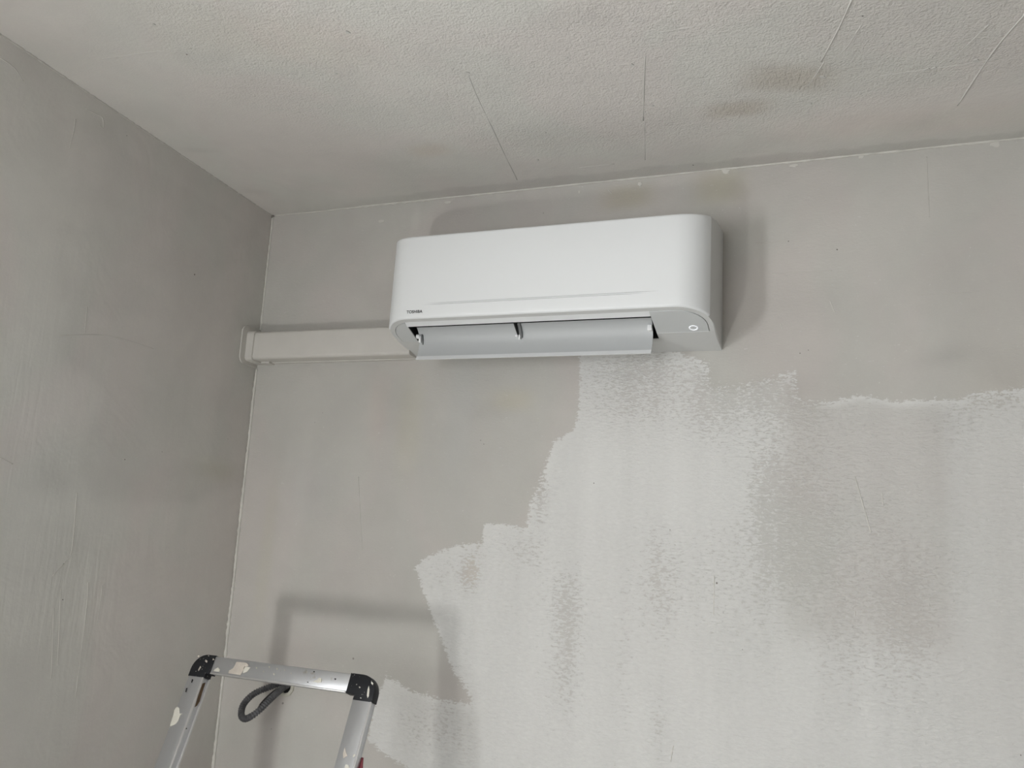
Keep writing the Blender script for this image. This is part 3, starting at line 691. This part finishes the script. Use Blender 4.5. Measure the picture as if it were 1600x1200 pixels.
def corr(name, P, r, pitch, mat, parent, depth=.12):
    Q = smoothpath(P, 40); L = [0]
    for i in range(1, len(Q)): L.append(L[-1]+(Q[i]-Q[i-1]).length)
    n = int(L[-1]/pitch*4); pts = []; rad = []; j = 0
    for i in range(n+1):
        s = L[-1]*i/n
        while j < len(L)-2 and L[j+1] < s: j += 1
        f = (s-L[j])/max(1e-9, L[j+1]-L[j]); pts.append(Q[j].lerp(Q[j+1], f)); rad.append(r*(1, 1, 1-depth, 1-depth)[i % 4])
    bm = bmesh.new(); add_tube(bm, pts, rad, 12); return bm_obj(name, bm, mat, parent, smooth=False)
cd = empty('flexible_conduit', (bc.x, 0, bc.z), 'dark grey corrugated conduit looping out of the wall box behind the ladder', 'conduit')
O = Vector((bc.x, 0, bc.z))
def cp_(px, py, y): return wall_pt(px, py, y)-O
corr('conduit_tube', [Vector((.006, .006, .006)), cp_(441, 1076, -.03), cp_(424, 1091, -.075), cp_(407, 1108, -.105), cp_(393, 1119, -.118), cp_(382, 1123, -.115), cp_(377, 1116, -.105), cp_(381, 1100, -.085), cp_(397, 1084, -.055), cp_(420, 1074, -.025), Vector((-.009, .006, .009))], .0084, .0062, M_COND, cd, .22)
bm = bmesh.new(); add_tube(bm, smoothpath([Vector((0, .004, 0)), cp_(430, 1080, -.03), cp_(416, 1092, -.055), cp_(408, 1101, -.075), cp_(406, 1106, -.092)], 8), .0042, 10); bm_obj('inner_cable', bm, M_COND2, cd, smooth=True)

# ------------------------------------------------------------------ step ladder
def alu():
    t = NT('ladder_aluminium'); t.b.inputs['Metallic'].default_value = .85
    br = t.noise(1, 3, .6, t.scaled((40, 40, 5)))
    col = t.mix(t.ramp(br, .3, .7), (.585, .595, .615, 1), (.60, .61, .63, 1))
    sm = t.ramp(t.noise(30, 4, .6), .66, .72); col = t.mix(sm, col, (.50, .49, .47, 1))
    t.put(t.b.inputs['Base Color'], col); t.put(t.b.inputs['Roughness'], t.ramp(br, .3, .7, .33, .38))
    return t.m
M_ALU = alu()
M_ALU2 = plain('ladder_highlight_aluminium', (.72, .72, .72), .35, .8)  # lighter copy of the ladder metal, paints highlights along edges
t = NT('ladder_black_plastic'); t.b.inputs['Roughness'].default_value = .5; t.b.inputs['Specular IOR Level'].default_value = .3
sp = t.ramp(t.noise(230, 2, .5), .70, .73); t.put(t.b.inputs['Base Color'], t.mix(sp, (.012, .013, .016, 1), (.42, .40, .36, 1))); M_BLK = t.m
M_SPL = plain('dried_paint', (.74, .72, .64), .6, bump=(300, .4, .001), vary=.12)
M_SPL2 = plain('dried_paint_pinkish', (.66, .60, .53), .7, bump=(300, .4, .001), vary=.2)
M_RUST = plain('rusty_grime', (.16, .10, .055), .85, bump=(400, .5, .001), vary=.5)
M_RED = plain('red_plastic', (.30, .06, .08), .6)
TA = math.radians(21); LX0, LX1 = .188, .662; LY, LZ = -.300, 1.2915; RD = .021   # lean, outer edges, top line, rail depth
lad = empty('step_ladder', ((LX0+LX1)/2, -.75, 0), 'paint-splashed aluminium step ladder with black plastic corners standing before the back wall', 'ladder')
LM = Matrix.Translation(-Vector(((LX0+LX1)/2, -.75, 0))) @ Matrix(((1, 0, 0, 0), (0, math.cos(TA), math.sin(TA), LY), (0, -math.sin(TA), math.cos(TA), LZ), (0, 0, 0, 1)))
# local frame: x = world x, y = away from the viewer (depth), z = up along the lean; front face at y=0
def lbox(name, lo, hi, mat, parent=lad, bevel=.0025, extra=()):
    bm = bmesh.new(); add_box(bm, lo, hi, bevel, LM)
    for a, b in extra: add_box(bm, a, b, .0005, LM, 1)
    return bm_obj(name, bm, mat, parent, auto=40)
VB = -(LZ/math.cos(TA)) + .015             # foot of the rails
FWD = .042
rl = lbox('rail', (LX0, 0, VB), (LX0+FWD, RD, -.047), M_ALU)
lbox('rail_edge_highlight', (LX0+FWD-.0032, -.0010, VB), (LX0+FWD+.0008, .0035, -.047), M_ALU2, rl, .0008)  # bright line on the rail's edge, painted by a lighter strip
lbox('rail_edge_highlight', (LX0+FWD-.002, RD-.004, VB), (LX0+FWD+.0035, RD+.0015, -.049), M_ALU2, rl, .0008)
rr_ = lbox('rail', (LX1-FWD-.004, 0, VB), (LX1-.001, RD, -.049), M_ALU)
lbox('rail_edge_highlight', (LX1-.0040, -.0008, VB), (LX1-.0004, .0035, -.049), M_ALU2, rr_, .0008)
tb = lbox('top_bar', (LX0+.052, .0005, -.039), (LX1-.062, RD, -.0015), M_ALU)
lbox('bar_edge_highlight', (LX0+.0555, -.0014, -.0405), (LX1-.0665, .004, -.0372), M_ALU2, tb, .0008)  # light line under the bar, painted by a lighter strip
def corner(mir):
    bm = bmesh.new(); r = .036; w = .0555 if not mir else .0665; hgt = .0505 if not mir else .0525
    # outline in (u, v): u from outer edge inward, v downward
    pts = [(w, 0)] + [(r-r*math.cos(a)**1.0, -(r-r*math.sin(a))) for a in np.linspace(PI/2, 0, 9)] + [(0, -hgt), (FWD+.004, -hgt), (FWD+.004, -.0415), (w, -.0415)]
    if not mir: lp = [(LX0-.0008+u, -.0016, v) for u, v in pts]
    else: lp = [(LX1+.0008-u, -.0016, v) for u, v in pts]
    bm2 = bmesh.new(); add_prism(bm2, lp, (0, RD+.003, 0))
    es = [e for e in bm2.edges if len(e.link_faces) == 2 and abs(e.calc_face_angle(0)) > .9 and abs(e.verts[0].co.y-e.verts[1].co.y) < 1e-5]
    bmesh.ops.bevel(bm2, geom=es, offset=.0022, segments=2, profile=.5, affect='EDGES')
    for v in bm2.verts: v.co = LM @ v.co
    bm.free(); o = bm_obj('corner_joint', bm2, M_BLK, lad, auto=35); o['label'] = 'black plastic corner'
    return o
cl = corner(False); cr = corner(True)
for x0 in (LX0, LX1-FWD-.004):
    lbox('foot_cap', (x0-.002, -.002, VB-.012), (x0+FWD+.006, RD+.002, VB+.03), M_BLK, bevel=.003)
# treads, platform and rear legs (below the picture's edge)
for k, v in enumerate((-.62, -.86, -1.10)):
    d = .20 if k == 0 else .075
    bm = bmesh.new(); c = LM @ Vector((LX0+.01, RD*.5, v)); yy = c.y; zz = c.z
    wd = LX1-LX0-.02
    add_box(bm, (c.x, yy-.02, zz-.022), (c.x+wd, yy-.02+d, zz), .003)
    for j in range(5): add_box(bm, (c.x+.02, yy-.012+j*.013, zz), (c.x+wd-.02, yy-.006+j*.013, zz+.0015))
    bm_obj('platform' if k == 0 else 'tread', bm, M_ALU, lad, auto=40)
c0 = LM @ Vector((LX0+.012, RD, -.62)); 
for x in (LX0+.012, LX1-.040):
    p0 = Vector((x-(LX0+LX1)/2, c0.y+.13, c0.z)); p1 = Vector((p0.x, .75-.13, .012))
    d = (p1-p0); L_ = d.length; q = d.to_track_quat('Z', 'Y').to_matrix().to_4x4(); q.translation = p0
    bm = bmesh.new(); add_box(bm, (-.012, -.012, 0), (.012, .012, L_-.01), .002, q); bm_obj('rear_leg', bm, M_ALU, lad, auto=40)
    bm = bmesh.new(); add_box(bm, (-.015, -.015, L_-.03), (.015, .015, L_), .003, q); bm_obj('foot_cap', bm, M_BLK, lad, auto=40)
bm = bmesh.new(); a = Vector((-(LX1-LX0)/2+.03, .62-.02, .25)); add_tube(bm, [a, a+Vector((LX1-LX0-.05, 0, 0))], .009, 10); bm_obj('rear_brace', bm, M_ALU, lad, smooth=True)
# dried paint on the front faces, placed along the rails
def lad_uv(px, py):
    nrm = Vector((0, math.cos(TA), -math.sin(TA))); d = ray(px, py); t = ((Vector((0, LY, LZ))-CAM).dot(nrm))/d.dot(nrm); p = CAM+t*d
    return p.x, (p-Vector((0, LY, LZ))).dot(Vector((0, math.sin(TA), math.cos(TA))))
def splash(parent, pts, mat, th=.0007):
    lp = [Vector((u, -.0002, v)) for u, v in (lad_uv(*q) for q in pts)]
    bm = bmesh.new(); add_prism(bm, lp, (0, -th-.0015 if parent in (cl, cr) else -th, 0))
    for v in bm.verts: v.co = LM @ v.co
    return bm_obj('paint_splash', bm, mat, parent)
splash(rl, [(277, 1104), (281, 1107), (281, 1115), (285, 1115), (282, 1118), (279, 1126), (275, 1131), (267, 1135), (266, 1133), (271, 1118), (273, 1109)], M_SPL)
splash(rl, [(302, 1062), (300, 1067), (299, 1066), (300.5, 1061)], M_BLK); splash(rl, [(293, 1075), (291, 1082), (290, 1081), (291, 1075.5)], M_BLK)
splash(rl, [(292.5, 1138), (291, 1140), (290.5, 1139), (291.5, 1137)], M_BLK)
splash(tb, [(370, 1034), (386, 1036), (389, 1040), (383, 1043), (376, 1055), (357, 1052), (358, 1048), (365, 1044)], M_SPL2)
splash(tb, [(341, 1043), (344, 1047), (343, 1050), (334, 1049), (336, 1046)], M_SPL); splash(tb, [(381, 1041), (392, 1043), (386, 1050), (380, 1052)], M_SPL)
splash(tb, [(499, 1059), (503, 1060), (502, 1066), (497, 1067), (489, 1065), (496, 1062)], M_SPL)
for px, py, s in [(401, 1043.5, 1.1), (412, 1049, 1), (421, 1042, 1.2), (433, 1045, 1.3), (428, 1053, 1.4), (445, 1047, .9), (455, 1052, .8), (480, 1050, .9)]: splash(tb, [(px-s, py), (px, py-s), (px+s, py), (px+.3*s, py+1.6*s)], M_SPL)
for px, py, s in [(491, 1049.5, 1.3), (524, 1061, 1.6), (481, 1066, .9)]: splash(tb, [(px-s, py), (px, py-s*.8), (px+s, py), (px, py+s)], M_BLK)
splash(cr, [(577, 1072), (578, 1078), (577, 1088), (575, 1091), (574, 1087), (575, 1078)], M_SPL); splash(cr, [(581, 1065), (584, 1068), (583, 1071), (580.5, 1068)], M_SPL)
splash(cr, [(562, 1073), (564, 1074), (563, 1075.5), (561.5, 1074.5)], M_SPL); splash(cr, [(564, 1090), (565.5, 1091), (564.5, 1092), (563.5, 1091)], M_SPL)
for q in [[(322, 1031), (325, 1033), (324, 1036), (321.5, 1034)], [(310, 1025), (313, 1024.5), (312, 1027), (309.5, 1027)], [(314, 1041), (315, 1043), (311, 1049), (310.5, 1047)], [(334, 1029), (335.5, 1031), (333, 1032)], [(326, 1024), (328, 1025), (326.5, 1026)]]: splash(cl, q, M_SPL2)
splash(rr_, [(539, 1168), (541, 1176), (543, 1181), (537, 1185), (536, 1178)], M_SPL2); splash(rr_, [(541, 1194), (545, 1196), (547, 1204), (540, 1206), (539, 1197)], M_SPL); splash(rr_, [(554, 1178), (555.5, 1180), (552, 1184), (551.5, 1181)], M_SPL)
# grime on the inner side of the left rail
bm = bmesh.new(); xg = LX0+FWD; pts = [(.004, -.062), (.012, -.058), (.013, -.080), (.015, -.098), (.012, -.108), (.007, -.112), (.005, -.095), (.004, -.078)]
add_prism(bm, [Vector((xg-.0003, y, v)) for y, v in pts], (.0012, 0, 0))
for v in bm.verts: v.co = LM @ v.co
bm_obj('grime_patch', bm, M_RUST, rl)
# little red stop clip behind the right rail
u, v_ = lad_uv(566, 1185)
bm = bmesh.new(); add_prism(bm, [Vector((LX1-.004, RD, v_-.02)), Vector((LX1+.006, RD, v_-.018)), Vector((LX1+.003, RD, v_-.008)), Vector((LX1+.0005, RD, v_+.004)), Vector((LX1-.004, RD, v_+.004))], (0, .004, 0))
for v in bm.verts: v.co = LM @ v.co
o = bm_obj('stop_clip', bm, M_RED, lad); o['label'] = 'red clip'
